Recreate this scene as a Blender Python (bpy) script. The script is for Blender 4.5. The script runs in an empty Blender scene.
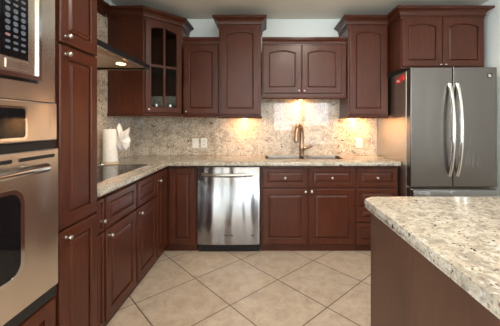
import bpy, bmesh, math, random
from mathutils import Vector, Matrix
random.seed(7)
PI = math.pi
SC = bpy.context.scene
COL = SC.collection

# ------------------------------------------------------------------ camera
cam_d = bpy.data.cameras.new('camera')
cam = bpy.data.objects.new('camera', cam_d); COL.objects.link(cam)
cam.location = (0, 0, 1.30); cam.rotation_euler = (PI/2, 0, 0)
cam_d.sensor_width = 36; cam_d.lens = 286/500*36
cam_d.shift_x = -14/500; cam_d.shift_y = -40/500
cam_d.clip_start = 0.02
SC.camera = cam

# ------------------------------------------------------------------ world, lights, exposure
W = bpy.data.worlds.new('world'); SC.world = W; W.use_nodes = True
W.node_tree.nodes['Background'].inputs[0].default_value = (0.80, 0.90, 1.0, 1)
W.node_tree.nodes['Background'].inputs[1].default_value = 2.0
SC.view_settings.view_transform = 'Standard'
try: SC.view_settings.look = 'None'
except Exception: pass
SC.view_settings.gamma = 1; SC.view_settings.use_curve_mapping = False
SC.view_settings.exposure = 0.12

def area(name, loc, rot, sx, sy, power, col, shape='RECTANGLE', spread=PI):
    l = bpy.data.lights.new(name, 'AREA'); l.shape = shape; l.size = sx
    if shape in ('RECTANGLE', 'ELLIPSE'): l.size_y = sy
    l.energy = power; l.color = col; l.spread = spread
    o = bpy.data.objects.new(name, l); COL.objects.link(o); o.location = loc; o.rotation_euler = rot
    return o
# daylight through the two windows behind the camera and two unseen side-wall openings added for more light
area('daylight_window_1', (0.79, -3.16, 1.60), (PI/2, 0, 0), 0.98, 1.16, 27, (0.86, 0.93, 1.0))
area('daylight_window_2', (1.82, -3.16, 1.68), (PI/2, 0, 0), 0.90, 1.00, 23, (0.86, 0.93, 1.0))
area('added_daylight_left', (-1.70, -1.55, 1.25), (0, -PI/2, 0), 2.1, 2.1, 210, (0.92, 0.96, 1.0))
area('added_daylight_right', (2.47, -1.55, 1.25), (0, PI/2, 0), 2.1, 2.1, 35, (0.92, 0.96, 1.0))
# recessed ceiling lamps of the kitchen
for i, (lx, ly) in enumerate([(0.35, 0.9), (0.55, 1.9), (-0.1, -1.6), (1.3, -1.6)]):
    area('ceiling_lamp', (lx, ly, 2.545), (0, 0, 0), 0.16, 0.16, 22, (1.0, 0.90, 0.77), 'DISK')

# ------------------------------------------------------------------ materials
def new_mat(name):
    m = bpy.data.materials.new(name); m.use_nodes = True
    nt = m.node_tree; b = nt.nodes['Principled BSDF']
    return m, nt, b
def nd(nt, t, **kw):
    n = nt.nodes.new(t)
    for k, v in kw.items(): setattr(n, k, v)
    return n
def ramp(nt, fac, stops):
    r = nd(nt, 'ShaderNodeValToRGB'); e = r.color_ramp.elements
    while len(e) < len(stops): e.new(0.5)
    for el, (p, c) in zip(e, stops):
        el.position = p; el.color = (*c, 1) if len(c) == 3 else c
    nt.links.new(fac, r.inputs[0]); return r.outputs[0]
def mapping(nt, scale=(1,1,1), rot=(0,0,0), loc=(0,0,0)):
    tc = nd(nt, 'ShaderNodeTexCoord'); mp = nd(nt, 'ShaderNodeMapping')
    mp.inputs['Scale'].default_value = scale; mp.inputs['Rotation'].default_value = rot; mp.inputs['Location'].default_value = loc
    nt.links.new(tc.outputs['Object'], mp.inputs[0]); return mp.outputs[0]
def noise(nt, vec, scale, detail=4, rough=0.55, dist=0):
    n = nd(nt, 'ShaderNodeTexNoise'); n.inputs['Scale'].default_value = scale; n.inputs['Detail'].default_value = detail
    n.inputs['Roughness'].default_value = rough; n.inputs['Distortion'].default_value = dist
    nt.links.new(vec, n.inputs['Vector']); return n.outputs['Fac']
def mixc(nt, fac, a, b, mode='MIX'):
    m = nd(nt, 'ShaderNodeMix', data_type='RGBA', blend_type=mode)
    for s, v in ((0, fac), (6, a), (7, b)):
        if hasattr(v, 'node'): nt.links.new(v, m.inputs[s])
        elif s == 0: m.inputs[0].default_value = v
        else: m.inputs[s].default_value = (*v, 1)
    return m.outputs[2]
def bump(nt, b, h, strength=0.2, dist=0.01):
    n = nd(nt, 'ShaderNodeBump'); n.inputs['Strength'].default_value = strength; n.inputs['Distance'].default_value = dist
    nt.links.new(h, n.inputs['Height']); nt.links.new(n.outputs[0], b.inputs['Normal'])
def plain(name, col, rough=0.5, metal=0.0, coat=0.0, spec=0.5):
    m, nt, b = new_mat(name)
    v = mapping(nt); f = noise(nt, v, 35, 3)
    c = ramp(nt, f, [(0.3, tuple(x*0.94 for x in col)), (0.7, tuple(min(1, x*1.04) for x in col))])
    nt.links.new(c, b.inputs['Base Color'])
    b.inputs['Roughness'].default_value = rough; b.inputs['Metallic'].default_value = metal
    b.inputs['Coat Weight'].default_value = coat; b.inputs['Specular IOR Level'].default_value = spec
    return m
def wood(name, dark, mid, light, rough=0.33, coat=0.25):
    m, nt, b = new_mat(name)
    v = mapping(nt, (1, 1, 0.12)); f = noise(nt, v, 45, 6, 0.6, 0.4)
    v2 = mapping(nt, (1, 1, 0.35)); f2 = noise(nt, v2, 5, 3, 0.5, 0.2)
    c1 = ramp(nt, f, [(0.25, dark), (0.52, mid), (0.8, light)])
    c2 = ramp(nt, f2, [(0.3, (0.80, 0.80, 0.80)), (0.7, (1.12, 1.1, 1.08))])
    nt.links.new(mixc(nt, 1.0, c1, c2, 'MULTIPLY'), b.inputs['Base Color'])
    b.inputs['Roughness'].default_value = rough
    b.inputs['Coat Weight'].default_value = coat; b.inputs['Coat Roughness'].default_value = 0.18
    b.inputs['Specular IOR Level'].default_value = 0.32
    bump(nt, b, f, 0.05, 0.004)
    return m
def granite(name, tint=(1,1,1), rough=0.07, seed=0.0, light=1.0, spk=0.0):
    m, nt, b = new_mat(name)
    v = mapping(nt, loc=(seed, seed*0.7, seed*1.3))
    L = lambda *c: tuple(x*light*t for x, t in zip(c, tint))
    K = ((0, 0, 0), (1, 1, 1))
    base = ramp(nt, noise(nt, v, 11, 7, 0.72, 0.8), [(0.33, L(0.25, 0.23, 0.20)), (0.44, L(0.42, 0.37, 0.30)), (0.55, L(0.58, 0.52, 0.42)), (0.72, L(0.55, 0.52, 0.47))])
    grey = ramp(nt, noise(nt, mapping(nt, loc=(seed+5, 0.3, 2.2)), 45, 5, 0.65, 0.6), [(0.52, K[0]), (0.62, (0.75, 0.75, 0.75))])
    c = mixc(nt, grey, base, L(0.29, 0.255, 0.215))
    white = ramp(nt, noise(nt, mapping(nt, loc=(3.1+seed, 1.7, 0.4)), 40, 5, 0.65), [(0.54, K[0]), (0.64, (0.8, 0.8, 0.8))])
    c = mixc(nt, white, c, L(0.68, 0.655, 0.60))
    br = ramp(nt, noise(nt, mapping(nt, loc=(7.3, 2.2+seed, 5.4)), 70, 3, 0.6, 0.3), [(0.62-spk, K[0]), (0.65-spk, K[1])])
    c = mixc(nt, br, c, (0.16*tint[0], 0.105*tint[1], 0.075*tint[2]))
    dk = ramp(nt, noise(nt, mapping(nt, loc=(1.3, 9.2, 2.4+seed)), 34, 3, 0.65, 0.6), [(0.655-spk, K[0]), (0.68-spk, K[1])])
    c = mixc(nt, dk, c, (0.035, 0.028, 0.025))
    nt.links.new(c, b.inputs['Base Color'])
    b.inputs['Roughness'].default_value = rough; b.inputs['Specular IOR Level'].default_value = 0.6
    return m
def steel(name, col, rough=0.25, wave=0.0, aniso=0.0, axis=(220, 220, 1.0)):
    m, nt, b = new_mat(name)
    f = noise(nt, mapping(nt, axis), 3, 2)
    c = ramp(nt, f, [(0.3, tuple(x*0.97 for x in col)), (0.7, tuple(min(1, x*1.02) for x in col))])
    nt.links.new(c, b.inputs['Base Color'])
    b.inputs['Metallic'].default_value = 1.0; b.inputs['Roughness'].default_value = rough
    if wave:
        h = noise(nt, mapping(nt, (7, 7, 0.7), loc=(0.37, 0, 0)), 1.0, 1, 0.4)
        bump(nt, b, h, 1.0, wave)
    if aniso: b.inputs['Anisotropic'].default_value = aniso
    return m
def emis(name, col, s):
    m, nt, b = new_mat(name)
    b.inputs['Base Color'].default_value = (*col, 1)
    b.inputs['Emission Color'].default_value = (*col, 1); b.inputs['Emission Strength'].default_value = s
    return m
def pane(name, tint=(1, 1, 1), refl=0.08, rough=0.0):
    m = bpy.data.materials.new(name); m.use_nodes = True; nt = m.node_tree
    nt.nodes.remove(nt.nodes['Principled BSDF']); out = nt.nodes['Material Output']
    t = nd(nt, 'ShaderNodeBsdfTransparent'); t.inputs[0].default_value = (*tint, 1)
    g = nd(nt, 'ShaderNodeBsdfGlossy'); g.inputs['Roughness'].default_value = rough
    fr = nd(nt, 'ShaderNodeLayerWeight'); fr.inputs[0].default_value = refl
    mx = nd(nt, 'ShaderNodeMixShader'); nt.links.new(fr.outputs['Fresnel'], mx.inputs[0])
    nt.links.new(t.outputs[0], mx.inputs[1]); nt.links.new(g.outputs[0], mx.inputs[2]); nt.links.new(mx.outputs[0], out.inputs[0])
    return m

M = {}
M['cherry'] = wood('cherry_wood', (0.044, 0.0108, 0.0050), (0.067, 0.0166, 0.0076), (0.092, 0.0245, 0.0112), 0.34, 0.06)
M['cherry_in'] = wood('cherry_interior', (0.05, 0.02, 0.012), (0.08, 0.03, 0.02), (0.11, 0.04, 0.025), 0.5, 0)
M['island'] = wood('brown_panel', (0.066, 0.030, 0.018), (0.078, 0.036, 0.022), (0.091, 0.043, 0.026), 0.45, 0.0)
M['granite'] = granite('granite_counter', (0.97, 0.97, 0.96), 0.15, 0.0, 0.78, 0.008)
M['splash'] = granite('granite_backsplash', (1.04, 0.98, 0.95), 0.035, 4.2, 1.05, 0.022)
M['steel'] = steel('brushed_steel', (0.80, 0.73, 0.65), 0.26, 0.010)
M['dw_steel'] = steel('dishwasher_steel', (0.35, 0.35, 0.37), 0.19, 0.03)
M['fridge'] = steel('fridge_steel', (0.185, 0.168, 0.160), 0.25, 0.008)
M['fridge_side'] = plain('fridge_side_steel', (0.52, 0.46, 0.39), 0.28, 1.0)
M['chrome'] = steel('polished_steel', (0.78, 0.77, 0.75), 0.12)
M['nickel'] = plain('satin_nickel', (0.58, 0.55, 0.51), 0.32, 1.0)
M['sink'] = plain('sink_steel', (0.44, 0.37, 0.31), 0.28, 1.0)
M['hood_under'] = plain('hood_underside', (0.62, 0.50, 0.40), 0.4, 0.6)
M['faucet'] = plain('brushed_bronze_nickel', (0.40, 0.295, 0.225), 0.34, 1.0)
M['black'] = plain('black_plastic', (0.010, 0.010, 0.011), 0.35, 0, 0, 0.3)
M['blackglass'] = plain('black_glass', (0.006, 0.006, 0.007), 0.05, 0, 0, 0.35)
M['key'] = plain('grey_key', (0.07, 0.085, 0.11), 0.4)
M['keyred'] = plain('red_key', (0.20, 0.11, 0.12), 0.4)
M['display'] = emis('amber_display', (1.0, 0.42, 0.08), 0.25)
M['white'] = plain('white_plastic', (0.80, 0.78, 0.74), 0.35)
M['paper'] = plain('white_paper', (0.90, 0.86, 0.83), 0.9)
M['stone'] = plain('beige_base', (0.60, 0.48, 0.34), 0.4)
M['red'] = plain('red_enamel', (0.62, 0.03, 0.03), 0.4)
M['lens'] = emis('warm_lamp_lens', (1.0, 0.55, 0.20), 9)
M['hoodlens'] = emis('hood_lamp_lens', (1.0, 0.66, 0.32), 10)
M['glass'] = pane('cabinet_glass', (0.86, 0.88, 0.88), 0.12)
M['window_glass'] = pane('window_glass', (0.95, 0.97, 0.97), 0.05)
M['smudge'] = plain('pale_smudge', (0.27, 0.26, 0.25), 0.5, 0.6)
M['frame_white'] = plain('white_frame', (0.78, 0.78, 0.76), 0.4)

def paint(name, col, scale=60, st=0.12):
    m, nt, b = new_mat(name)
    f = noise(nt, mapping(nt), scale, 5, 0.6)
    nt.links.new(ramp(nt, noise(nt, mapping(nt), 2.5, 3), [(0.3, tuple(x*0.97 for x in col)), (0.7, col)]), b.inputs['Base Color'])
    b.inputs['Roughness'].default_value = 0.75
    bump(nt, b, f, st, 0.006); return m
M['wall'] = paint('pale_wall_paint', (0.84, 0.88, 0.86))
M['ceiling'] = paint('textured_ceiling', (0.74, 0.68, 0.59), 40, 0.25)

def tile_mat():
    m, nt, b = new_mat('beige_floor_tile')
    ang = math.radians(46.9); T = 0.486
    # grid passes through the point (-0.574, 2.393)
    tc = nd(nt, 'ShaderNodeTexCoord')
    sub = nd(nt, 'ShaderNodeVectorMath', operation='SUBTRACT'); sub.inputs[1].default_value = (-0.574, 2.393, 0)
    nt.links.new(tc.outputs['Object'], sub.inputs[0])
    rot = nd(nt, 'ShaderNodeMapping'); rot.inputs['Rotation'].default_value = (0, 0, ang)
    nt.links.new(sub.outputs[0], rot.inputs[0])
    br = nd(nt, 'ShaderNodeTexBrick'); br.offset = 0; br.squash = 1; br.offset_frequency = 2
    br.inputs['Scale'].default_value = 1; br.inputs['Brick Width'].default_value = T; br.inputs['Row Height'].default_value = T
    br.inputs['Mortar Size'].default_value = 0.0042; br.inputs['Mortar Smooth'].default_value = 0.1
    br.inputs['Color1'].default_value = (0.92, 0.92, 0.92, 1); br.inputs['Color2'].default_value = (1.06, 1.04, 1.02, 1); br.inputs['Mortar'].default_value = (1, 1, 1, 1)
    nt.links.new(rot.outputs[0], br.inputs['Vector'])
    v = mapping(nt)
    c = ramp(nt, noise(nt, v, 9, 9, 0.75, 0.4), [(0.30, (0.350, 0.268, 0.198)), (0.5, (0.465, 0.372, 0.288)), (0.72, (0.560, 0.468, 0.380))])
    fine = ramp(nt, noise(nt, v, 90, 3, 0.6), [(0.35, (0.90, 0.90, 0.90)), (0.65, (1.05, 1.05, 1.05))])
    c = mixc(nt, 1, c, fine, 'MULTIPLY'); c = mixc(nt, 1, c, br.outputs['Color'], 'MULTIPLY')
    c = mixc(nt, br.outputs['Fac'], c, (0.105, 0.080, 0.058))
    nt.links.new(c, b.inputs['Base Color']); b.inputs['Roughness'].default_value = 0.38
    inv = nd(nt, 'ShaderNodeMath', operation='SUBTRACT'); inv.inputs[0].default_value = 1; nt.links.new(br.outputs['Fac'], inv.inputs[1])
    bump(nt, b, inv.outputs[0], 0.5, 0.003); return m
M['tile'] = tile_mat()

# ------------------------------------------------------------------ mesh helpers
def link(name, bm, mat, parent=None, smooth=False):
    bmesh.ops.recalc_face_normals(bm, faces=bm.faces)
    me = bpy.data.meshes.new(name); bm.to_mesh(me); bm.free()
    for m in (mat if isinstance(mat, (list, tuple)) else [mat]): me.materials.append(M[m])
    if smooth:
        for p in me.polygons: p.use_smooth = True
        me.set_sharp_from_angle(angle=math.radians(38))
    o = bpy.data.objects.new(name, me); COL.objects.link(o)
    if parent: o.parent = parent
    return o
def empty(name, label, cat, loc, rz=0, group=None):
    o = bpy.data.objects.new(name, None); COL.objects.link(o); o.empty_display_size = 0.1
    o.location = loc; o.rotation_euler = (0, 0, rz)
    return tag(o, label, cat, group)
def tag(o, label, cat, group=None):
    o['label'] = label; o['category'] = cat
    if group: o['group'] = group
    return o
def struct(o): o['kind'] = 'structure'; return o
def box(bm, x0, x1, y0, y1, z0, z1, bev=0.0, seg=2):
    vs = [bm.verts.new((x, y, z)) for x in (x0, x1) for y in (y0, y1) for z in (z0, z1)]
    F = [(0,1,3,2),(4,6,7,5),(0,4,5,1),(2,3,7,6),(0,2,6,4),(1,5,7,3)]
    fs = [bm.faces.new([vs[i] for i in f]) for f in F]
    if bev > 0:
        es = list({e for f in fs for e in f.edges})
        bmesh.ops.bevel(bm, geom=es, offset=bev, segments=seg, profile=0.5, affect='EDGES')
    return bm
def B(*a, **k): return box(bmesh.new(), *a, **k)
def lathe(bm, prof, org=(0,0,0), axis='Z', n=24):
    """prof: (radius, height) pairs along axis; closed with caps"""
    rows = []
    for r, h in prof:
        row = []
        for i in range(n):
            a = 2*PI*i/n; c, s = r*math.cos(a), r*math.sin(a)
            p = {'Z': (c, s, h), '-Y': (c, -h, s), 'X': (h, c, s), 'Y': (c, h, s)}[axis]
            row.append(bm.verts.new((org[0]+p[0], org[1]+p[1], org[2]+p[2])))
        rows.append(row)
    for a, b in zip(rows, rows[1:]):
        for i in range(n): bm.faces.new((a[i], a[(i+1)%n], b[(i+1)%n], b[i]))
    bm.faces.new(rows[0]); bm.faces.new(rows[-1])
    return bm
def tube(bm, pts, rad, n=12, flat=1.0):
    pts = [Vector(p) for p in pts]; rows = []
    rads = rad if isinstance(rad, (list, tuple)) else [rad]*len(pts)
    up = Vector((0.013, 0.021, 1)).normalized(); prev = None
    for i, p in enumerate(pts):
        d = (pts[min(i+1, len(pts)-1)] - pts[max(i-1, 0)]).normalized()
        if prev is None:
            a = d.cross(up if abs(d.dot(up)) < 0.95 else Vector((1, 0, 0))).normalized()
        else:
            a = (prev - d*prev.dot(d)).normalized()
        prev = a; b = d.cross(a).normalized()
        rows.append([bm.verts.new(p + a*rads[i]*math.cos(2*PI*k/n) + b*rads[i]*flat*math.sin(2*PI*k/n)) for k in range(n)])
    for r, s in zip(rows, rows[1:]):
        for k in range(n): bm.faces.new((r[k], r[(k+1)%n], s[(k+1)%n], s[k]))
    bm.faces.new(rows[0]); bm.faces.new(rows[-1])
    return bm
def sweep(bm, prof, path, z):
    """closed profile (outward, height) swept with mitred corners along a plan polyline; outward = right of travel"""
    P = [Vector((p[0], p[1])) for p in path]; rows = []
    for i, p in enumerate(P):
        d0 = (P[i]-P[i-1]).normalized() if i > 0 else (P[1]-P[0]).normalized()
        d1 = (P[i+1]-P[i]).normalized() if i < len(P)-1 else d0
        n0, n1 = Vector((d0.y, -d0.x)), Vector((d1.y, -d1.x))
        m = (n0+n1).normalized(); m = m / max(0.2, m.dot(n0))
        rows.append([bm.verts.new((p.x+m.x*o, p.y+m.y*o, z+h)) for o, h in prof])
    k = len(prof)
    for a, b in zip(rows, rows[1:]):
        for i in range(k): bm.faces.new((a[i], a[(i+1)%k], b[(i+1)%k], b[i]))
    bm.faces.new(rows[0]); bm.faces.new(rows[-1])
    return bm
def prism(bm, pts, z0, z1, bev=0.0, seg=3):
    lo = [bm.verts.new((x, y, z0)) for x, y in pts]; hi = [bm.verts.new((x, y, z1)) for x, y in pts]
    n = len(pts); fs = [bm.faces.new(lo), bm.faces.new(hi)]
    for i in range(n): fs.append(bm.faces.new((lo[i], lo[(i+1)%n], hi[(i+1)%n], hi[i])))
    if bev:
        es = [e for e in bm.edges if abs(e.verts[0].co.z-e.verts[1].co.z) < 1e-6]
        bmesh.ops.bevel(bm, geom=es, offset=bev, segments=seg, profile=0.5, affect='EDGES')
    return bm
def rrect(x0, x1, z0, z1, r, n=5):
    pts = []
    for cx, cz, a0 in ((x1-r, z1-r, 0), (x0+r, z1-r, 90), (x0+r, z0+r, 180), (x1-r, z0+r, 270)):
        for i in range(n+1):
            a = math.radians(a0 + 90*i/n); pts.append((cx+r*math.cos(a), cz+r*math.sin(a)))
    return pts
def slab_xz(bm, pts, y0, y1):
    """extrude an outline given in x,z between two y planes"""
    a = [bm.verts.new((x, y0, z)) for x, z in pts]; b = [bm.verts.new((x, y1, z)) for x, z in pts]
    n = len(pts); bm.faces.new(a); bm.faces.new(b)
    for i in range(n): bm.faces.new((a[i], a[(i+1)%n], b[(i+1)%n], b[i]))
    return bm
def ring_xz(bm, outer, inner, y0, y1):
    n = len(outer)
    V = lambda pts, y: [bm.verts.new((x, y, z)) for x, z in pts]
    oa, ob, ia, ib = V(outer, y0), V(outer, y1), V(inner, y0), V(inner, y1)
    for i in range(n):
        j = (i+1) % n
        for q in ((oa[i],oa[j],ob[j],ob[i]), (ia[i],ib[i],ib[j],ia[j]), (oa[i],ia[i],ia[j],oa[j]), (ob[i],ob[j],ib[j],ib[i])): bm.faces.new(q)
    return bm

# ------------------------------------------------------------------ cabinet builder
NA = 14
def arch_loop(x0, x1, z0, z1, inset, rise):
    a, b, c, d = x0+inset, x1-inset, z0+inset, z1-inset
    pts = [(a, c), (b, c)]
    cx, hw = (a+b)/2, (b-a)/2
    for i in range(NA+1):
        t = 1 - 2*i/NA
        pts.append((cx+hw*t, d - rise*t*t))
    return pts
def panel_front(bm, x0, x1, z0, z1, stile, rise=0.0, y=0.0, th=0.021, slope=0.016):
    """raised-panel door or drawer front, back at y, face towards -y"""
    L = [(0.0, 0.0, 0), (0.0, th-0.005, 0), (0.002, th-0.0015, 0), (0.006, th, 0), (stile, th, rise), (stile+0.0015, th-0.003, rise), (stile+0.005, th-0.004, rise),
         (stile+0.0055, th-0.016, rise), (stile+0.0115, th-0.016, rise), (stile+0.012, th-0.008, rise), (stile+0.0115+slope, th-0.003, rise), (stile+0.0125+slope, th-0.001, rise)]
    rows = []
    for ins, dep, r in L:
        rows.append([bm.verts.new((px, y-dep, pz)) for px, pz in arch_loop(x0, x1, z0, z1, ins, r)])
    n = len(rows[0])
    for a, b in zip(rows, rows[1:]):
        for i in range(n): bm.faces.new((a[i], a[(i+1)%n], b[(i+1)%n], b[i]))
    bm.faces.new(rows[0]); bm.faces.new(rows[-1])
    return bm
def knob(parent, x, z, y=-0.021, s=1.0):
    s *= 0.88
    prof = [(0.009, 0), (0.009, 0.002), (0.006, 0.004), (0.006, 0.014), (0.0115, 0.017), (0.014, 0.021), (0.014, 0.028), (0.0115, 0.034), (0.005, 0.037)]
    return link('knob', lathe(bmesh.new(), [(r*s, h*s) for r, h in prof], (x, y, z), '-Y', 16), 'nickel', parent, True)
CROWN = [(-0.004, -0.024), (0.007, -0.024), (0.009, -0.014), (0.003, -0.012), (0.003, 0.000), (0.014, 0.003), (0.016, 0.010), (0.010, 0.013), (0.012, 0.022), (0.018, 0.034), (0.029, 0.046), (0.044, 0.054),
         (0.044, 0.059), (0.058, 0.061), (0.062, 0.067), (0.062, 0.080), (0.058, 0.085), (-0.004, 0.085)]
RAIL = [(-0.018, 0.0), (0.006, 0.0), (0.012, -0.006), (0.012, -0.014), (0.004, -0.024), (-0.018, -0.024)]
def cabinet(name, label, x, y, rz, w, d, z0, z1, fronts, cat='cabinet', group=None, crown=None, rail=None, toe=0.0, low_crown=False):
    """local x across the front, face frame at y=0, depth +y; fronts stand proud towards -y"""
    t = empty(name, label, cat, (x, y, 0), rz, group)
    link('body', B(0, w, 0, d, z0, z1, bev=0.0015), 'cherry', t)
    if toe: link('toe_kick', B(0.001, w-0.001, toe, d-0.02, 0, z0+0.001), 'cherry', t)
    for f in fronts:
        kind, a, b, c, e = f[:5]; kn = f[5] if len(f) > 5 else None; rise = f[6] if len(f) > 6 else 0
        st = {'door': 0.056, 'drawer': 0.040, 'slim_door': 0.020}[kind]
        st = min(st, (b-a)*0.24, (e-c)*0.26)
        sl = min(0.016, (b-a)*0.10, (e-c)*0.10)
        if rise: sl = 0.006
        o = link('drawer' if kind == 'drawer' else 'door', panel_front(bmesh.new(), a, b, c, e, st, rise, slope=sl), 'cherry', t)
        if kn: knob(o, kn[0], kn[1], s=kn[2] if len(kn) > 2 else 1.0)
    if crown:
        P = {'front': [(0, 0), (w, 0)], 'all': [(0, d), (0, 0), (w, 0), (w, d)], 'left': [(0, d), (0, 0), (w, 0)], 'right': [(0, 0), (w, 0), (w, d)]}[crown]
        pr = [(o*0.62, h*0.78) for o, h in CROWN] if low_crown else CROWN
        link('crown_moulding', sweep(bmesh.new(), pr, P, z1), 'cherry', t)
    if rail:
        P = {'front': [(0, 0), (w, 0)], 'all': [(0, d), (0, 0), (w, 0), (w, d)], 'left': [(0, d), (0, 0), (w, 0)]}[rail]
        link('light_rail', sweep(bmesh.new(), RAIL, P, z0), 'cherry', t)
    return t

# ------------------------------------------------------------------ dimensions
XL, XR, YW, YF, ZC = -1.575, 2.30, 3.446, -3.0, 2.553   # left wall, right wall, far wall, wall behind camera, ceiling
G = 0.001

# ------------------------------------------------------------------ room shell
struct(link('floor', B(XL-0.12, XR+0.12, YF-0.12, YW+0.12, -0.1, 0), 'tile'))
struct(link('ceiling', B(XL-0.12, XR+0.12, YF-0.12, YW+0.12, ZC, ZC+0.1), 'ceiling'))
struct(link('wall_back', B(XL-0.12, XR+0.12, YW, YW+0.12, 0, ZC), 'wall'))
for nm, xa, xb in (('wall_left', XL-0.12, XL), ('wall_right', XR, XR+0.12)):
    bm = bmesh.new()
    box(bm, xa, xb, YF-0.12, -2.6, 0, ZC); box(bm, xa, xb, -0.5, YW, 0, ZC); box(bm, xa, xb, -2.6, -0.5, 0, 0.2); box(bm, xa, xb, -2.6, -0.5, 2.3, ZC)  # unseen opening in each side wall, added to let in extra daylight
    struct(link(nm, bm, 'wall'))
bm = bmesh.new()
openings = [(0.31, 1.28, 1.02, 2.18), (1.38, 2.26, 1.18, 2.18)]
xs = [XL]
for a, b, c, d in openings:
    box(bm, xs[-1], a, YF-0.12, YF, 0, ZC); box(bm, a, b, YF-0.12, YF, 0, c); box(bm, a, b, YF-0.12, YF, d, ZC); xs.append(b)
box(bm, xs[-1], XR, YF-0.12, YF, 0, ZC)
struct(link('wall_front', bm, 'wall'))
def window(n, L, zbar, mx):
    """frame with one glazing bar built in x,z about the wall plane, then placed by mx"""
    a, b, c, d = L
    bm = bmesh.new()
    ring_xz(bm, [(a+.002, c+.002), (b-.002, c+.002), (b-.002, d-.002), (a+.002, d-.002)], [(a+.04, c+.04), (b-.04, c+.04), (b-.04, d-.04), (a+.04, d-.04)], -0.09, -0.03)
    if zbar: box(bm, a+.04, b-.04, -0.075, -0.045, zbar-0.013, zbar+0.013)
    else: box(bm, (a+b)/2-0.03, (a+b)/2+0.03, -0.085, -0.035, c+.04, d-.04)
    bmesh.ops.transform(bm, matrix=mx, verts=bm.verts)
    w = struct(link('window_%d' % n, bm, 'frame_white'))
    bm = B(a+.04, b-.04, -0.062, -0.058, c+.04, d-.04); bmesh.ops.transform(bm, matrix=mx, verts=bm.verts)
    link('pane', bm, 'window_glass', w)
for i, L in enumerate(openings): window(i+1, L, 1.21 if i == 0 else 1.30, Matrix.Translation((0, YF, 0)))
window(3, (0.5, 2.6, 0.2, 2.3), None, Matrix.Translation((XL, 0, 0)) @ Matrix.Rotation(-PI/2, 4, 'Z'))  # added window in the left wall, out of view, to brighten the room
window(4, (-2.6, -0.5, 0.2, 2.3), None, Matrix.Translation((XR, 0, 0)) @ Matrix.Rotation(PI/2, 4, 'Z'))  # its counterpart on the right, likewise added for daylight

# ------------------------------------------------------------------ backsplash slabs
tag(link('granite_backsplash', B(XL+0.012, 1.352, YW-0.018, YW-G, 0.916, 1.62, bev=0.001), 'splash'), 'polished speckled granite backsplash along the far wall behind the sink', 'backsplash')
tag(link('granite_backsplash', B(XL+G, XL+0.018, 1.665, YW-0.02, 0.916, 2.34, bev=0.001), 'splash'), 'tall granite backsplash on the left wall behind cooktop and hood', 'backsplash')

# ------------------------------------------------------------------ base cabinets, back run (front frame y=2.882, doors proud to 2.86)
YB = 2.882; DB = YW - YB - 0.003
ZB0, ZB1 = 0.07, 0.872
cabinet('sink_base_cabinet', 'wide cherry base cabinet with two doors directly below the sink', -0.032, YB, 0, 0.951, DB, ZB0, 0.70,
        [('door', 0.018, 0.470, 0.085, 0.640, (0.447, 0.615)), ('door', 0.486, 0.940, 0.085, 0.640, (0.509, 0.615)),
         ('drawer', 0.018, 0.470, 0.658, 0.848, (0.244, 0.753)), ('drawer', 0.486, 0.940, 0.658, 0.848, (0.713, 0.753))], toe=0.03)
# upper front rail of the sink base, shallow so that the bowls hang free behind it
sb = bpy.data.objects['sink_base_cabinet']
bm = bmesh.new(); box(bm, 0, 0.951, 0, 0.022, 0.699, ZB1); box(bm, 0, 0.018, 0.022, DB, 0.699, ZB1); box(bm, 0.933, 0.951, 0.022, DB, 0.699, ZB1)
link('front_rail', bm, 'cherry', sb)
cabinet('drawer_base_cabinet', 'cherry base cabinet with a stack of four drawers beside the refrigerator', 0.920, YB, 0, 0.428, DB, ZB0, ZB1,
        [('drawer', 0.014, 0.414, 0.658, 0.848, (0.214, 0.753)), ('drawer', 0.014, 0.414, 0.475, 0.642, (0.214, 0.558)),
         ('drawer', 0.014, 0.414, 0.310, 0.459, (0.214, 0.385)), ('drawer', 0.014, 0.414, 0.085, 0.294, (0.214, 0.19))], toe=0.03)
# L-shaped corner cabinet with two door leaves
t = empty('corner_base_cabinet', 'L-shaped cherry corner base cabinet with two tall door leaves', 'cabinet', (-0.982, YB, 0))
x0 = XL+0.003 + 0.982; 
pts = [(x0, -0.308), (0.0, -0.308), (0.0, 0.0), (0.305, 0.0), (0.305, DB), (x0, DB)]
link('body', prism(bmesh.new(), pts, ZB0, ZB1), 'cherry', t)
pt = [(x0+.01, -0.307), (-0.03, -0.307), (-0.03, 0.03), (0.304, 0.03), (0.304, DB-.02), (x0+.01, DB-.02)]
link('toe_kick', prism(bmesh.new(), pt, 0, ZB0+0.001), 'cherry', t)
link('door', panel_front(bmesh.new(), 0.030, 0.292, 0.085, 0.850, 0.056), 'cherry', t)
bm = panel_front(bmesh.new(), -0.300, -0.024, 0.085, 0.850, 0.056)
bmesh.ops.rotate(bm, verts=bm.verts, cent=(0,0,0), matrix=Matrix.Rotation(PI/2, 3, 'Z'))
d2 = link('door', bm, 'cherry', t)
bm = lathe(bmesh.new(), [(0.009, 0), (0.009, 0.002), (0.006, 0.004), (0.006, 0.014), (0.0115, 0.017), (0.014, 0.021), (0.014, 0.028), (0.0115, 0.034), (0.005, 0.037)], (-0.278, -0.021, 0.775), '-Y', 16)
bmesh.ops.rotate(bm, verts=bm.verts, cent=(0,0,0), matrix=Matrix.Rotation(PI/2, 3, 'Z'))
link('knob', bm, 'nickel', d2, True)

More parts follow.
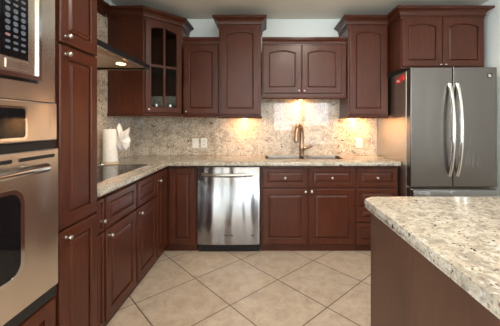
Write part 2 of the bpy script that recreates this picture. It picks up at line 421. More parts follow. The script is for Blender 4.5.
# ------------------------------------------------------------------ base cabinets, left run (frame x=-0.982, doors to -0.96)
XF = -0.982; DL = XF - XL - 0.003
def left_cab(name, label, y0, y1, z0, z1, fr, **k):
    return cabinet(name, label, XF, y0, PI/2, y1-y0, DL, z0, z1, fr, **k)
w = 0.088
left_cab('pullout_base_cabinet', 'very narrow cherry pull-out base cabinet beside the tall pantry', 1.644, 1.732, ZB0, ZB1,
         [('slim_door', 0.006, w-0.006, 0.658, 0.848, (0.044, 0.720)), ('slim_door', 0.006, w-0.006, 0.085, 0.642, None)], toe=0.03)
w = 0.436
left_cab('base_cabinet', 'cherry base cabinet under the near half of the black cooktop', 1.733, 2.169, ZB0, ZB1,
         [('drawer', 0.014, w-0.012, 0.658, 0.848, None), ('door', 0.014, w-0.012, 0.085, 0.642, (0.040, 0.605))], toe=0.03)
d = [o for o in bpy.data.objects['base_cabinet'].children if o.name.startswith('door')][0]
w = 0.402
left_cab('base_cabinet', 'cherry base cabinet under the far half of the black cooktop, next to the corner', 2.170, 2.572, ZB0, ZB1,
         [('drawer', 0.014, w-0.012, 0.658, 0.848, None), ('door', 0.014, w-0.012, 0.085, 0.642, (0.040, 0.605))], toe=0.03)
knob(d, w+0.010, 0.605) if False else None

# ------------------------------------------------------------------ tall pantry and oven tower
XP = -0.970
DP = XP - XL - 0.003
w = 0.322
cabinet('pantry_cabinet', 'narrow floor-to-crown cherry pantry cabinet with three doors beside the ovens', XP, 1.321, PI/2, w, DP, ZB0, 2.36,
        [('door', 0.012, w-0.012, 0.085, 0.786, (0.050, 0.752)), ('door', 0.012, w-0.012, 0.800, 1.668, (0.048, 1.630)), ('door', 0.012, w-0.012, 1.682, 2.345, (0.048, 1.715))],
        crown='right', toe=0.03)
YO0, YO1 = 0.540, 1.320
wt = YO1-YO0
t = empty('oven_tower_cabinet', 'tall cherry cabinet tower holding microwave and wall oven at left edge', 'cabinet', (XP, YO0, 0), PI/2)
bm = bmesh.new()
box(bm, 0, 0.018, 0, DP, ZB0, 2.36); box(bm, wt-0.018, wt, 0, DP, ZB0, 2.36)
box(bm, 0.018, wt-0.018, DP-0.012, DP, ZB0, 2.36)
for z in (ZB0, 0.497, 1.375, 1.885, 2.342): box(bm, 0.018, wt-0.018, 0, DP-0.012, z, z+0.018)
link('body', bm, 'cherry', t)
link('toe_kick', B(0.001, wt-0.001, 0.03, DP-0.02, 0, ZB0), 'cherry', t)
dr = link('drawer', panel_front(bmesh.new(), 0.014, wt-0.014, 0.085, 0.506, 0.056), 'cherry', t)
knob(dr, wt/2, 0.30)
for a, b in ((0.014, wt/2-0.003), (wt/2+0.003, wt-0.014)):
    o = link('door', panel_front(bmesh.new(), a, b, 1.90, 2.345, 0.056, 0.03), 'cherry', t)
    knob(o, b-0.03 if a < 0.1 else a+0.03, 1.93)
link('crown_moulding', sweep(bmesh.new(), CROWN, [(0, 0), (wt, 0)], 2.36), 'cherry', t)

# wall oven (local: x along +Y world, front -y -> +X world)
XO = XP + 0.001
ov = empty('wall_oven', 'stainless steel built-in wall oven below the microwave', 'oven', (XO, YO0, 0), PI/2)
o0, o1 = 0.012, wt-0.016
link('body', B(0.03, wt-0.03, 0.002, DP-0.05, 0.530, 1.372), 'black', ov)
cp = link('control_panel', B(o0, o1, -0.026, 0.0, 1.224, 1.388, bev=0.004), 'steel', ov)
link('display_window', slab_xz(bmesh.new(), rrect(0.16, 0.588, 1.243, 1.356, 0.014), -0.0285, -0.0262), 'blackglass', cp)
link('display_bezel', ring_xz(bmesh.new(), rrect(0.152, 0.597, 1.234, 1.365, 0.020), rrect(0.160, 0.588, 1.243, 1.356, 0.014), -0.0290, -0.0262), 'chrome', cp)
dk = link('door_gap_trim', B(o0, o1+0.002, -0.018, 0.0, 1.190, 1.222), 'black', ov)
dd = link('door', B(o0, o1, -0.034, -0.001, 0.572, 1.188, bev=0.006), 'steel', ov)
link('window', slab_xz(bmesh.new(), rrect(0.20, 0.556, 0.722, 1.036, 0.05, 8), -0.0375, -0.0342), 'blackglass', dd)
link('window_bezel', ring_xz(bmesh.new(), rrect(0.184, 0.572, 0.706, 1.052, 0.062, 8), rrect(0.20, 0.556, 0.722, 1.036, 0.05, 8), -0.0385, -0.0342), 'chrome', dd)
for a, b in ((0.30, 0.52), (0.55, 0.735), (0.06, 0.26)):
    link('vent_slot', slab_xz(bmesh.new(), rrect(a, b, 1.150, 1.164, 0.006), -0.0362, -0.0342), 'black', dd)
bm = tube(bmesh.new(), [(0.16, -0.034, 1.118), (0.16, -0.072, 1.118)], 0.011)
tube(bm, [(0.60, -0.034, 1.118), (0.60, -0.072, 1.118)], 0.011)
lathe(bm, [(0.010, 0.118), (0.017, 0.124), (0.019, 0.130), (0.019, 0.628), (0.017, 0.634), (0.010, 0.638)], (0, -0.078, 1.118), 'X', 20)
link('handle', bm, 'chrome', dd, True)
link('bottom_vent', B(o0, o1, -0.024, 0.0, 0.519, 0.570, bev=0.003), 'black', ov)

# microwave
mw = empty('microwave_oven', 'stainless built-in microwave with black keypad above the wall oven', 'microwave', (XO, YO0, 0), PI/2)
link('body', B(0.03, wt-0.08, 0.003, DP-0.06, 1.44, 1.876), 'black', mw)
link('trim_kit', ring_xz(bmesh.new(), [(o0, 1.392), (o1, 1.392), (o1, 1.893), (o0, 1.893)], [(0.042, 1.464), (0.671, 1.464), (0.671, 1.876), (0.042, 1.876)], -0.016, 0.0), 'steel', mw)
fa = link('face_frame', ring_xz(bmesh.new(), rrect(0.05, 0.662, 1.474, 1.868, 0.004, 2), rrect(0.075, 0.646, 1.492, 1.845, 0.003, 2), -0.036, 0.0), 'chrome', mw)
fp = link('front_panel', B(0.0755, 0.6455, -0.028, 0.0, 1.4925, 1.8445), 'steel', mw)
link('open_button', B(0.50, 0.600, -0.031, -0.028, 1.505, 1.538, bev=0.001), 'steel', fp)
link('door_window', slab_xz(bmesh.new(), rrect(0.085, 0.484, 1.546, 1.838, 0.006, 2), -0.031, -0.0282), 'blackglass', fp)
kp = link('control_panel', B(0.486, 0.598, -0.0312, -0.0282, 1.546, 1.838), 'blackglass', fp)
link('display', B(0.520, 0.590, -0.0322, -0.0312, 1.790, 1.822), 'display', kp)
for r in range(9):
    for c in range(3):
        kx = 0.506 + 0.034*c; kz = 1.768 - 0.0238*r
        big = 2 <= r <= 5
        link('button', slab_xz(bmesh.new(), rrect(kx-0.0105, kx+0.0105, kz-(0.0085 if big else 0.005), kz+(0.0085 if big else 0.005), 0.005 if not big else 0.008, 3), -0.0325, -0.0312),
             'keyred' if (r == 6 and c == 0) else 'key', kp)

# ------------------------------------------------------------------ dishwasher
dw = empty('dishwasher', 'stainless steel dishwasher between the corner cabinet and sink cabinet', 'dishwasher', (-0.674, YB, 0))
w = 0.640
link('body', B(0.012, w-0.012, 0.0, DB-0.01, 0.06, 0.868), 'black', dw)
n = 24; bm = bmesh.new(); rows = []
for i in range(n+1):
    u = i/n; x = 0.012 + (w-0.024)*u
    yy = -0.026 - 0.014*(1-(2*u-1)**2)
    rows.append([bm.verts.new((x, yv, z)) for yv, z in ((-0.001, 0.085), (yy+0.004, 0.085), (yy, 0.090), (yy, 0.858), (yy+0.005, 0.865), (-0.001, 0.865))])
for a, b in zip(rows, rows[1:]):
    for i in range(6): bm.faces.new((a[i], a[(i+1)%6], b[(i+1)%6], b[i]))
bm.faces.new(rows[0]); bm.faces.new(rows[-1])
door = link('door', bm, 'dw_steel', dw, True)
bm = tube(bmesh.new(), [(0.065 + 0.51*k/14, -0.074 - 0.022*(1-(2*k/14-1)**2), 0.795 - 0.003*(1-(2*k/14-1)**2)) for k in range(15)], 0.0145, 12)
tube(bm, [(0.078, -0.026, 0.795), (0.075, -0.068, 0.795)], 0.012); tube(bm, [(0.562, -0.026, 0.795), (0.565, -0.068, 0.795)], 0.012)
link('handle', bm, 'chrome', door, True)
link('badge', B(0.275, 0.365, -0.0415, -0.038, 0.176, 0.186), 'key', door)
link('badge', B(0.545, 0.575, -0.0375, -0.030, 0.176, 0.184), 'key', door)
link('kick_plate', B(0.012, w-0.012, 0.010, 0.03, 0.004, 0.082), 'black', dw)

# ------------------------------------------------------------------ countertop (L) with sink cut-out
CT0, CT1 = 0.875, 0.915
def counter():
    bm = bmesh.new()
    xe, yf, xl, yb = 1.348, 2.812, -0.935, YW-0.002
    ys = [1.644, yf, 3.02, 3.355, yb]; xsv = [XL+0.002, xl, 0.005, 0.865, xe]
    inside = lambda i, j: (j == 0 and i == 0) or (j >= 1)
    hole = lambda i, j: i == 2 and j == 2
    cells = {(i, j) for i in range(4) for j in range(4) if inside(i, j) and not hole(i, j)}
    vt = {}
    def V(i, j, z):
        k = (i, j, z)
        if k not in vt: vt[k] = bm.verts.new((xsv[i], ys[j], z))
        return vt[k]
    for i, j in cells:
        bm.faces.new([V(i,j,CT1), V(i+1,j,CT1), V(i+1,j+1,CT1), V(i,j+1,CT1)])
        bm.faces.new([V(i,j,CT0), V(i,j+1,CT0), V(i+1,j+1,CT0), V(i+1,j,CT0)])
        for (a, b, nb) in (((i,j),(i+1,j),(i,j-1)), ((i+1,j),(i+1,j+1),(i+1,j)), ((i+1,j+1),(i,j+1),(i,j+1)), ((i,j+1),(i,j),(i-1,j))):
            if nb not in cells: bm.faces.new([V(*a,CT0), V(*b,CT0), V(*b,CT1), V(*a,CT1)])
    bmesh.ops.recalc_face_normals(bm, faces=bm.faces)
    es = [e for e in bm.edges if len(e.link_faces) == 2 and abs(e.link_faces[0].normal.dot(e.link_faces[1].normal)) < 0.2 and
          (e.verts[0].co.y < yf+0.01 and e.verts[1].co.y < yf+0.01 and min(e.verts[0].co.x, e.verts[1].co.x) > xl-0.01) and abs(e.verts[0].co.z-e.verts[1].co.z) < 1e-5]
    bmesh.ops.bevel(bm, geom=es, offset=0.011, segments=4, profile=0.5, affect='EDGES')
    return bm
tag(link('countertop', counter(), 'granite', None, True), 'L-shaped cream speckled granite countertop along left and far walls', 'countertop')

# ------------------------------------------------------------------ double-bowl sink
sk = empty('kitchen_sink', 'stainless double-bowl sink set in the far countertop', 'sink', (0.435, 3.19, 0.70))
def bowl(x0, x1, y0, y1, zt, zb):
    bm = bmesh.new()
    def rr(x0, x1, y0, y1, r): return rrect(x0, x1, y0, y1, r, 5)
    loops = [(rr(x0-0.020, x1+0.020, y0-0.020, y1+0.020, 0.05), zt-0.002), (rr(x0-0.017, x1+0.017, y0-0.017, y1+0.017, 0.05), zt), (rr(x0, x1, y0, y1, 0.045), zt), (rr(x0+0.005, x1-0.005, y0+0.005, y1-0.005, 0.045), zb+0.03),
             (rr(x0+0.03, x1-0.03, y0+0.03, y1-0.03, 0.04), zb), (rr(x0+0.03, x1-0.03, y0+0.03, y1-0.03, 0.04), zb-0.004), (rr(x0-0.002, x1+0.002, y0-0.002, y1+0.002, 0.05), zb+0.03), (rr(x0-0.002, x1+0.002, y0-0.002, y1+0.002, 0.05), zt-0.0029), (rr(x0-0.020, x1+0.020, y0-0.020, y1+0.020, 0.05), zt-0.003)]
    rows = [[bm.verts.new((x, y, z)) for x, y in pts] for pts, z in loops]
    n = len(rows[0])
    for a, b in zip(rows, rows[1:]):
        for i in range(n): bm.faces.new((a[i], a[(i+1)%n], b[(i+1)%n], b[i]))
    for i in range(n): bm.faces.new((rows[-1][i], rows[-1][(i+1)%n], rows[0][(i+1)%n], rows[0][i]))
    bm.faces.new(rows[4]); bm.faces.new(rows[5])
    return bm
for a, b in ((-0.418, 0.006), (0.048, 0.418)):
    o = link('bowl', bowl(a, b, -0.158, 0.152, 0.2185, 0.012), 'sink', sk, True)
    link('drain', lathe(bmesh.new(), [(0.045, 0.0125), (0.045, 0.015), (0.03, 0.0165), (0.028, 0.014)], ((a+b)/2, 0, 0), 'Z', 20), 'nickel', o, True)

# ------------------------------------------------------------------ faucet
fx, fy = 0.447, 3.392
fc = empty('faucet', 'brushed bronze-toned gooseneck pull-down faucet behind the sink', 'faucet', (fx, fy, CT1))
link('base', lathe(bmesh.new(), [(0.034, 0.0005), (0.034, 0.008), (0.026, 0.014), (0.026, 0.06), (0.031, 0.075), (0.031, 0.115), (0.023, 0.13), (0.020, 0.145)], (0,0,0), 'Z', 20), 'faucet', fc, True)
pts = [(0, 0, 0.14), (0, 0, 0.26)]
for k in range(1, 11):
    a = PI*k/11; rr_ = 0.088
    pts.append((-0.45*rr_*(1-math.cos(a)), -0.85*rr_*(1-math.cos(a)), 0.26 + 0.092*math.sin(a)))
pts.append((-0.082, -0.154, 0.245))
link('spout', tube(bmesh.new(), pts, 0.0255, 14), 'faucet', fc, True)
hd = link('spray_head', tube(bmesh.new(), [(-0.078, -0.147, 0.248), (-0.079, -0.149, 0.235), (-0.083, -0.156, 0.185), (-0.084, -0.158, 0.168)], [0.026, 0.027, 0.030, 0.025], 14), 'faucet', fc, True)
link('nozzle', tube(bmesh.new(), [(-0.084, -0.158, 0.170), (-0.085, -0.160, 0.160)], 0.016, 14), 'black', hd, True)
link('lever', tube(bmesh.new(), [(0.026, -0.004, 0.092), (0.060, -0.012, 0.094), (0.085, -0.03, 0.100), (0.118, -0.05, 0.112)], [0.021, 0.018, 0.012, 0.008], 12), 'faucet', fc, True)

# ------------------------------------------------------------------ cooktop
ck = empty('cooktop', 'black glass electric cooktop set into the left countertop', 'cooktop', (-1.24, 2.13, CT1))
link('glass_top', B(-0.215, 0.205, -0.46, 0.437, 0.001, 0.010, bev=0.002), 'blackglass', ck)
link('trim_frame', ring_xz(bmesh.new(), [(-0.222, -0.467), (0.215, -0.467), (0.215, 0.446), (-0.222, 0.446)], [(-0.214, -0.459), (0.204, -0.459), (0.204, 0.436), (-0.214, 0.436)], 0, 0.012), 'chrome', ck)
tf = [o for o in ck.children if o.name.startswith('trim_frame')][0]
for v in tf.data.vertices: v.co = (v.co.x, v.co.z, 0.001 + v.co.y)
for bx, by, br in ((-0.10, -0.27, 0.085), (0.09, -0.27, 0.10), (-0.10, 0.25, 0.10), (0.09, 0.25, 0.075)):
    bm = bmesh.new(); n = 32; ro = []
    for r, z in ((br, 0.0101), (br, 0.0106), (br-0.005, 0.0106), (br-0.005, 0.0101)):
        ro.append([bm.verts.new((bx+r*math.cos(2*PI*i/n), by+r*math.sin(2*PI*i/n), z)) for i in range(n)])
    for q in range(4):
        for i in range(n): bm.faces.new((ro[q][i], ro[q][(i+1)%n], ro[(q+1)%4][(i+1)%n], ro[(q+1)%4][i]))
    link('burner_ring', bm, 'key', ck)

# ------------------------------------------------------------------ range hood
hy0, hy1, hx0, hx1, hz = 1.70, 2.575, XL+0.020, -1.030, 1.775
hd = empty('range_hood', 'slim dark range hood with a lamp above the cooktop', 'range hood', (XL+0.02, (hy0+hy1)/2, hz))
hw, hl = hx1-hx0, (hy1-hy0)/2
bm = bmesh.new()
# shallow canopy: flat top thinning toward its ends, open below
ring = lambda x0, x1, y0, y1, z: [bm.verts.new(p) for p in ((x0, y0, z), (x1, y0, z), (x1, y1, z), (x0, y1, z))]
L = [ring(0, hw, -hl, hl, 0.006), ring(0, hw, -hl, hl, 0.046), ring(0, hw-0.03, -hl+0.02, hl-0.02, 0.056), ]
Li = [ring(0.008, hw-0.008, -hl+0.008, hl-0.008, 0.006), ring(0.008, hw-0.008, -hl+0.008, hl-0.008, 0.030)]
for a, b in ((L[0], L[1]), (L[1], L[2]), (Li[0], Li[1]), (L[0], Li[0])):
    for i in range(4): bm.faces.new((a[i], a[(i+1)%4], b[(i+1)%4], b[i]))
bm.faces.new(L[2]); bm.faces.new(Li[1])
cn = link('canopy', bm, 'black', hd)
bm = bmesh.new()
for (a, b, c, d) in ((hw-0.004, hw+0.001, -hl, hl), (0, hw, hl-0.003, hl+0.001), (0, hw, -hl-0.001, -hl+0.003)): box(bm, a, b, c, d, 0.0, 0.007)
link('rim', bm, 'chrome', hd)
link('underside_panel', B(0.009, hw-0.009, -hl+0.009, hl-0.009, 0.020, 0.0298), 'hood_under', hd)
fl = link('filter_housing', B(0.009, 0.448, -hl+0.06, hl-0.235, -0.004, 0.0198, bev=0.004), 'hood_under', hd)
for yy in (hl-0.30,):
    link('lamp', lathe(bmesh.new(), [(0.034, -0.0045), (0.034, -0.008), (0.026, -0.009)], (0.417, yy, 0), 'Z', 20), 'hoodlens', hd, True)
for yy in (hy1-0.30,):
    area('hood_lamp_light', (hx0+0.417, yy, hz-0.014), (0, 0, 0), 0.05, 0.05, 2.2, (1.0, 0.72, 0.42), 'DISK')

# ------------------------------------------------------------------ wall cabinets, back wall
YU = 3.133; DU = YW-YU-0.003
ZT, ZLo = 2.36, 2.165
w = 0.396
cabinet('wall_cabinet', 'short single-door cherry wall cabinet between the glass corner cabinet and taller cabinet', -0.884, YU, 0, w, DU, 1.385, ZLo,
        [('door', 0.014, w-0.010, 1.398, 2.150, (0.038, 1.425, 0.7), 0.028)], crown='front', rail='front', low_crown=True)
YT = 3.083; DT = YW-YT-0.003
w = 0.453
cabinet('wall_cabinet', 'tall single-door cherry wall cabinet left of the sink above the dishwasher', -0.486, YT, 0, w, DT, 1.375, ZT,
        [('door', 0.020, w-0.020, 1.392, 2.342, None, 0.030)], crown='all', rail='all')
w = 0.922
cabinet('wall_cabinet', 'short double-door cherry wall cabinet high above the sink', -0.022, YU, 0, w, DU, 1.585, ZLo,
        [('door', 0.014, 0.428, 1.625, 2.150, (0.402, 1.65, 0.7), 0.028), ('door', 0.436, 0.870, 1.625, 2.150, (0.462, 1.65, 0.7), 0.028)], crown='front', rail='front', low_crown=True)
w = 0.430
cabinet('wall_cabinet', 'tall single-door cherry wall cabinet beside the refrigerator', 0.905, YT, 0, w, DT, 1.375, ZT,
        [('door', 0.018, w-0.018, 1.392, 2.342, None, 0.030)], crown='left', rail='left')
YR = 2.842; DR = YW-YR-0.003
w = 0.826
cabinet('wall_cabinet', 'deep double-door cherry cabinet mounted over the refrigerator', 1.358, YR, 0, w, DR, 1.842, ZT,
        [('door', 0.010, 0.403, 1.858, 2.342, (0.383, 1.875, 0.7), 0.030), ('door', 0.409, w-0.010, 1.858, 2.342, (0.430, 1.875, 0.7), 0.030)], crown='all')

# ------------------------------------------------------------------ corner wall cabinet with glass door
cx, cy = XL+0.021, YW-0.003
t = empty('corner_wall_cabinet', 'diagonal corner cherry wall cabinet with arched glass door', 'cabinet', (XL+0.0185, YW, 0))
ax, ay = -1.20-(XL+0.0185), 2.845-YW            # front left corner of the diagonal
bx_, by_ = -0.905-(XL+0.0185), 3.150-YW         # front right corner
z0, z1 = 1.395, ZT
yb = -0.003
foot = [(0.001, yb), (0.001, ay), (ax, ay), (bx_, by_), (bx_, yb)]
bm = bmesh.new()
prism(bm, foot, z0, z0+0.018); prism(bm, foot, z1-0.018, z1)
box(bm, 0.001, ax, ay, ay+0.018, z0+0.018, z1-0.018)
box(bm, bx_-0.018, bx_, by_, yb, z0+0.018, z1-0.018)
box(bm, 0.001, 0.013, ay+0.018, yb, z0+0.018, z1-0.018); box(bm, 0.013, bx_-0.018, yb-0.012, yb, z0+0.018, z1-0.018)
link('body', bm, 'cherry', t)
zs = 1.885
sh = [(0.014, yb-0.013), (0.014, ay+0.02), (ax-0.01, ay+0.022), (bx_-0.022, by_+0.01), (bx_-0.02, yb-0.013)]
link('shelf', prism(bmesh.new(), sh, zs-0.009, zs+0.009), 'cherry_in', t)
def diag(bm):
    dl = Vector((bx_-ax, by_-ay)); ang = math.atan2(dl.y, dl.x)
    bmesh.ops.rotate(bm, verts=bm.verts, cent=(0,0,0), matrix=Matrix.Rotation(ang, 3, 'Z'))
    bmesh.ops.translate(bm, verts=bm.verts, vec=(ax, ay, 0)); return bm
dlen = math.hypot(bx_-ax, by_-ay)
bm = bmesh.new()
ring_xz(bm, arch_loop(0, dlen, z0, z1, 0, 0), arch_loop(0, dlen, z0, z1, 0.02, 0), -0.001, 0.017)
link('face_frame', diag(bm), 'cherry', t)
bm = bmesh.new()
d0, d1, e0, e1 = 0.012, dlen-0.012, z0+0.012, z1-0.016
st = 0.062
rows = []
for ins, y, r in ((0, -0.002, 0), (0, -0.018, 0), (0.005, -0.022, 0), (st-0.006, -0.022, 0.03), (st-0.002, -0.018, 0.03), (st, -0.014, 0.03), (st, -0.002, 0.03)):
    rows.append([bm.verts.new((px, y, pz)) for px, pz in arch_loop(d0, d1, e0, e1, ins, r)])
n = len(rows[0])
for q in range(len(rows)):
    a, b = rows[q], rows[(q+1) % len(rows)]
    for i in range(n): bm.faces.new((a[i], a[(i+1)%n], b[(i+1)%n], b[i]))
dr = link('door', diag(bm), 'cherry', t)
mid = (d0+d1)/2
bm = B(mid-0.011, mid+0.011, -0.019, -0.004, e0+st-0.002, e1-st-0.003)
link('muntin', diag(bm), 'cherry', dr)
bm = B(d0+st-0.002, d1-st+0.002, -0.018, -0.004, zs-0.012, zs+0.012)
link('muntin', diag(bm), 'cherry', dr)
bm = bmesh.new()
slab_xz(bm, arch_loop(d0, d1, e0, e1, st-0.004, 0.03), -0.0105, -0.0075)
link('glass_pane', diag(bm), 'glass', dr)
bm = lathe(bmesh.new(), [(0.006, 0), (0.004, 0.006), (0.009, 0.013), (0.010, 0.017), (0.004, 0.021)], (d0+0.03, -0.022, e0+0.03), '-Y', 14)
link('knob', diag(bm), 'nickel', dr, True)
path = [(0.001, ay), (ax, ay), (bx_, by_), (bx_, yb)]
link('crown_moulding', sweep(bmesh.new(), CROWN, path, z1), 'cherry', t)
link('light_rail', sweep(bmesh.new(), RAIL, path[:3], z0), 'cherry', t)
# crown valance along the left wall, joining pantry and corner cabinet
tag(link('crown_valance', sweep(bmesh.new(), CROWN, [(XL+0.020, 1.70), (XL+0.020, 2.80)], ZT), 'cherry'), 'dark cherry crown moulding along the left wall above the range hood', 'moulding')

# steel mugs on the lower shelf of the glass cabinet
def mug(x, y, label):
    t = empty('mug', label, 'mug', (x, y, z0+0.0185), 0.6, 'steel mugs in the glass cabinet')
    link('cup', lathe(bmesh.new(), [(0.030, 0), (0.033, 0.003), (0.035, 0.04), (0.035, 0.088), (0.033, 0.090), (0.031, 0.088), (0.031, 0.010), (0.002, 0.008)], (0,0,0), 'Z', 24), 'nickel', t, True)
    link('handle', tube(bmesh.new(), [(0.034, 0, 0.072), (0.052, 0, 0.070), (0.060, 0, 0.055), (0.058, 0, 0.035), (0.048, 0, 0.022), (0.034, 0, 0.020)], 0.0045, 8), 'chrome', t, True)
mug(-1.150, 3.05, 'left steel mug behind the glass door of the corner cabinet')
mug(-1.035, 3.15, 'right steel mug behind the glass door of the corner cabinet')

# ------------------------------------------------------------------ under-cabinet lamps
def puck(x, y, z, power, label):
    t = empty('under_cabinet_light', label, 'lamp', (x, y, z), 0, 'under-cabinet puck lights')
    link('housing', lathe(bmesh.new(), [(0.036, 0), (0.036, -0.012), (0.030, -0.016), (0.028, -0.014), (0.027, -0.012)], (0,0,0), 'Z', 24), 'nickel', t, True)
    link('lens', lathe(bmesh.new(), [(0.026, -0.0125), (0.024, -0.018), (0.014, -0.021), (0.004, -0.022)], (0,0,0), 'Z', 24), 'lens', t, True)
    area('puck_light', (x, y, z-0.026), (math.radians(22), 0, 0), 0.045, 0.045, power, (1.0, 0.50, 0.17), 'DISK')
puck(-0.235, 3.30, 1.374, 2.6, 'small glowing puck lamp under the tall cabinet above the dishwasher')
puck(0.425, 3.330, 1.584, 2.0, 'small glowing puck lamp under the short cabinet above the faucet')
puck(1.085, 3.30, 1.374, 3.8, 'small glowing puck lamp under the tall cabinet next to the refrigerator')

# ------------------------------------------------------------------ outlets
def plate(x, z, label, kind):
    t = empty(kind, label, 'outlet' if kind == 'power_outlet' else 'switch', (x, YW-0.018, z))
    link('cover_plate', slab_xz(bmesh.new(), rrect(-0.037, 0.037, -0.059, 0.059, 0.006, 3), -0.0055, -0.0005), 'white', t)
    if kind == 'power_outlet':
        for s in (-1, 1):
            o = link('socket', slab_xz(bmesh.new(), rrect(-0.017, 0.017, s*0.021-0.014, s*0.021+0.014, 0.008, 4), -0.0075, -0.0056), 'white', t)
            bm = bmesh.new(); box(bm, -0.008, -0.005, -0.0081, -0.0076, s*0.021-0.004, s*0.021+0.006); box(bm, 0.005, 0.008, -0.0081, -0.0076, s*0.021-0.004, s*0.021+0.006)
            link('slot', bm, 'black', o)
    else:
        link('rocker', B(-0.016, 0.016, -0.009, -0.0056, -0.033, 0.033, bev=0.001), 'white', t)
plate(-0.820, 1.058, 'white wall plate farther left of the pair above the dishwasher counter', 'light_switch')
plate(-0.718, 1.062, 'white outlet plate on the right of the pair above the dishwasher counter', 'power_outlet')
plate(1.141, 1.062, 'white outlet plate on the granite backsplash near the refrigerator', 'power_outlet')

# ------------------------------------------------------------------ paper towel holder and roll
px_, py_ = -1.430, 2.662
hl_ = empty('paper_towel_holder', 'beige round paper towel stand behind the cooktop', 'paper towel holder', (px_, py_, CT1))
link('base', lathe(bmesh.new(), [(0.072, 0.0005), (0.074, 0.006), (0.074, 0.020), (0.070, 0.027)], (0,0,0), 'Z', 32), 'stone', hl_, True)
link('rod', lathe(bmesh.new(), [(0.007, 0.028), (0.007, 0.335), (0.012, 0.34), (0.012, 0.352), (0.006, 0.358)], (0,0,0), 'Z', 14), 'nickel', hl_, True)
rl = empty('paper_towel_roll', 'white paper towel roll with a crumpled loose end on its stand', 'paper towel', (px_, py_, CT1+0.028))
bm = bmesh.new(); n = 40; rows = []
for r, z in ((0.020, 0.0005), (0.062, 0.0005), (0.064, 0.003), (0.064, 0.297), (0.062, 0.300), (0.020, 0.300)):
    rows.append([bm.verts.new(((r+0.0012*math.sin(3*2*PI*i/n))*math.cos(2*PI*i/n), (r+0.0012*math.sin(3*2*PI*i/n))*math.sin(2*PI*i/n), z)) for i in range(n)])
for q in range(6):
    for i in range(n): bm.faces.new((rows[q][i], rows[q][(i+1)%n], rows[(q+1)%6][(i+1)%n], rows[(q+1)%6][i]))
link('roll', bm, 'paper', rl, True)
# crumpled loose end: folds radiating from a knot
S = 107.5
out = [(116.5, 141), (117.8, 134), (117.6, 127), (118.6, 122.5), (120.6, 127), (122.2, 131.5), (125.5, 130.5), (128.5, 128.2), (130.6, 126.8), (130.0, 131.5), (129.0, 136), (130.8, 141), (130.0, 146.5), (127.0, 150.5), (123, 149.5), (119.5, 150.5), (117.2, 146.5)]
out = [((p-264)/S - px_, 1.30-(q-123)/S - (CT1+0.028)) for p, q in out]
bm = bmesh.new(); c0 = ((122.0-264)/S - px_, 1.30-(139.5-123)/S - (CT1+0.028))
N = 4*len(out); poly = []
for i in range(N):
    u = i/4; k = int(u) % len(out); f = u-int(u); p, q = out[k], out[(k+1) % len(out)]
    poly.append((p[0]+(q[0]-p[0])*f, p[1]+(q[1]-p[1])*f))
rings = {1: [], -1: []}
RT = [0.12, 0.3, 0.5, 0.7, 0.86, 0.96]
for side in (1, -1):
    for t_ in RT:
        row = []
        for i, (x, z) in enumerate(poly):
            a = 2*PI*i/N
            fold = 0.010*math.sin(5*a+0.7)*t_ + 0.006*math.sin(11*a+t_*3)*t_
            th = 0.030*math.sqrt(max(0, 1-t_*t_)) + 0.002
            row.append(bm.verts.new((c0[0]+(x-c0[0])*t_, -side*th + fold - 0.03*t_*(x-c0[0])/0.06*0.3, c0[1]+(z-c0[1])*t_)))
        rings[side].append(row)
for side in (1, -1):
    for a, b in zip(rings[side], rings[side][1:]):
        for i in range(N): bm.faces.new((a[i], a[(i+1)%N], b[(i+1)%N], b[i]))
    bm.faces.new(rings[side][0])
for i in range(N): bm.faces.new((rings[1][-1][i], rings[1][-1][(i+1)%N], rings[-1][-1][(i+1)%N], rings[-1][-1][i]))
link('loose_sheet', bm, 'paper', rl, True)

# ------------------------------------------------------------------ refrigerator
rx0, rx1, ryf = 1.357, 2.160, 2.650
fr = empty('refrigerator', 'large dark stainless french-door refrigerator at the right', 'refrigerator', (rx0, ryf, 0))
w = rx1-rx0; dpt = YW-ryf-0.02
link('body', B(0.0, w, 0.085, dpt, 0.03, 1.795, bev=0.004), 'fridge_side', fr)
link('grille', B(0.02, w-0.02, 0.05, 0.084, 0.012, 0.085), 'black', fr)
seam = 0.393
def fdoor(a, b):
    o = link('door', B(a, b, 0.0, 0.078, 0.706, 1.818, bev=0.007, seg=3), 'fridge', fr)
    return o
dl_, dr_ = fdoor(0.0, seam-0.003), fdoor(seam+0.003, w)
for o, hx in ((dl_, seam-0.036), (dr_, seam+0.036)):
    pts = [(hx, -0.006 - 0.066*math.sin(PI*min(1, max(0, k/20)))**0.7, 0.815 + 0.845*k/20) for k in range(21)]
    bm = tube(bmesh.new(), pts, [0.0165 if 0 < k < 20 else 0.019 for k in range(21)], 12)
    link('handle', bm, 'chrome', o, True)
fz = link('freezer_drawer', B(0.0, w, 0.0, 0.078, 0.095, 0.690, bev=0.007, seg=3), 'fridge', fr)
link('handle', B(0.012, w-0.012, -0.030, -0.0002, 0.612, 0.684, bev=0.010, seg=4), 'dw_steel', fz, True)
bm = bmesh.new(); box(bm, 0.0, 0.12, 0.03, 0.12, 1.797, 1.822, bev=0.003); 
link('hinge_cover', bm, 'black', fr)
bm = bmesh.new(); box(bm, w-0.12, w, 0.03, 0.12, 1.797, 1.822, bev=0.003)
link('hinge_cover', bm, 'black', fr)
bg = link('badge', B(w-0.086, w-0.048, -0.003, 0.0, 1.720, 1.760), 'black', dr_)
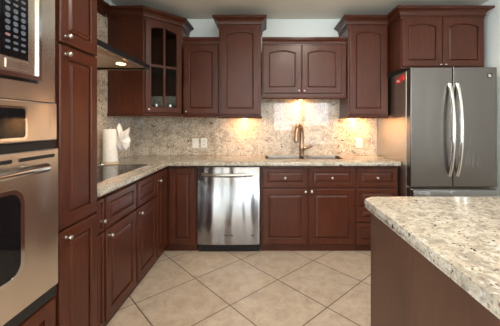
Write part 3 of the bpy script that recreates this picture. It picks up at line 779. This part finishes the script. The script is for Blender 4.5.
bm = bmesh.new(); box(bm, w-0.080, w-0.074, -0.0042, -0.0031, 1.727, 1.753); box(bm, w-0.073, w-0.056, -0.0042, -0.0031, 1.741, 1.747); box(bm, w-0.069, w-0.055, -0.0042, -0.0031, 1.727, 1.733)
link('emblem', bm, 'white', bg)
# scribbled smudge on the right door
bm = bmesh.new()
for q in range(8):
    x = 0.512 + q*0.019 + 0.006*math.sin(q*2.7); zt = 1.045 + 0.045*math.sin(q*2.3) - (0.015*q if q > 3 else 0); zb = 0.900 + 0.02*math.sin(q*1.7)
    tube(bm, [(x+0.018, -0.0006, zt), (x+0.004, -0.0006, (zt+zb)/2), (x-0.002, -0.0006, zb+0.02), (x+0.006, -0.0006, zb)], [0.0006, 0.0022, 0.0024, 0.0006], 6)
tube(bm, [(0.55, -0.0006, 1.09), (0.553, -0.0006, 1.13), (0.556, -0.0006, 1.17)], 0.0012, 6)
sm = link('smudge', bm, 'smudge', dr_)
for v in sm.data.vertices: v.co.y = max(-0.0010, min(-0.0002, v.co.y))
# red magnets on the fridge flank
for i, (yy, zz, hh, lab) in enumerate(((2.80, 1.742, 0.055, 'red magnet nearer the front on the refrigerator side, topmost'), (2.885, 1.722, 0.050, 'red magnet with pale marks farther back on the refrigerator side'))):
    t = empty('fridge_magnet', lab, 'magnet', (rx0-0.0002, yy, zz), 0, 'red magnets on the refrigerator side')
    link('plate', B(-0.006, 0.0, -0.034, 0.034, -hh/2, hh/2, bev=0.002), 'red', t)
    if i == 1: link('print', B(-0.0068, -0.0061, -0.022, 0.020, -0.008, 0.006), 'white', t)

# ------------------------------------------------------------------ island
ix0, iy1 = 0.510, 1.492
isl = empty('kitchen_island', 'flat brown panelled kitchen island base in the right foreground', 'island', (1.10, 0.4, 0))
link('body', B(0.545-1.10, 1.62-1.10, -0.7-0.4, 1.462-0.4, 0.0, CT0-0.0005, bev=0.002), 'island', isl)
pts = rrect(ix0, 1.66, -0.75, iy1, 0.045, 6)
tag(link('island_countertop', prism(bmesh.new(), pts, CT0, CT1+0.001, 0.0185, 5), 'granite', None, True), 'cream speckled granite slab with rounded edge on the island', 'countertop')
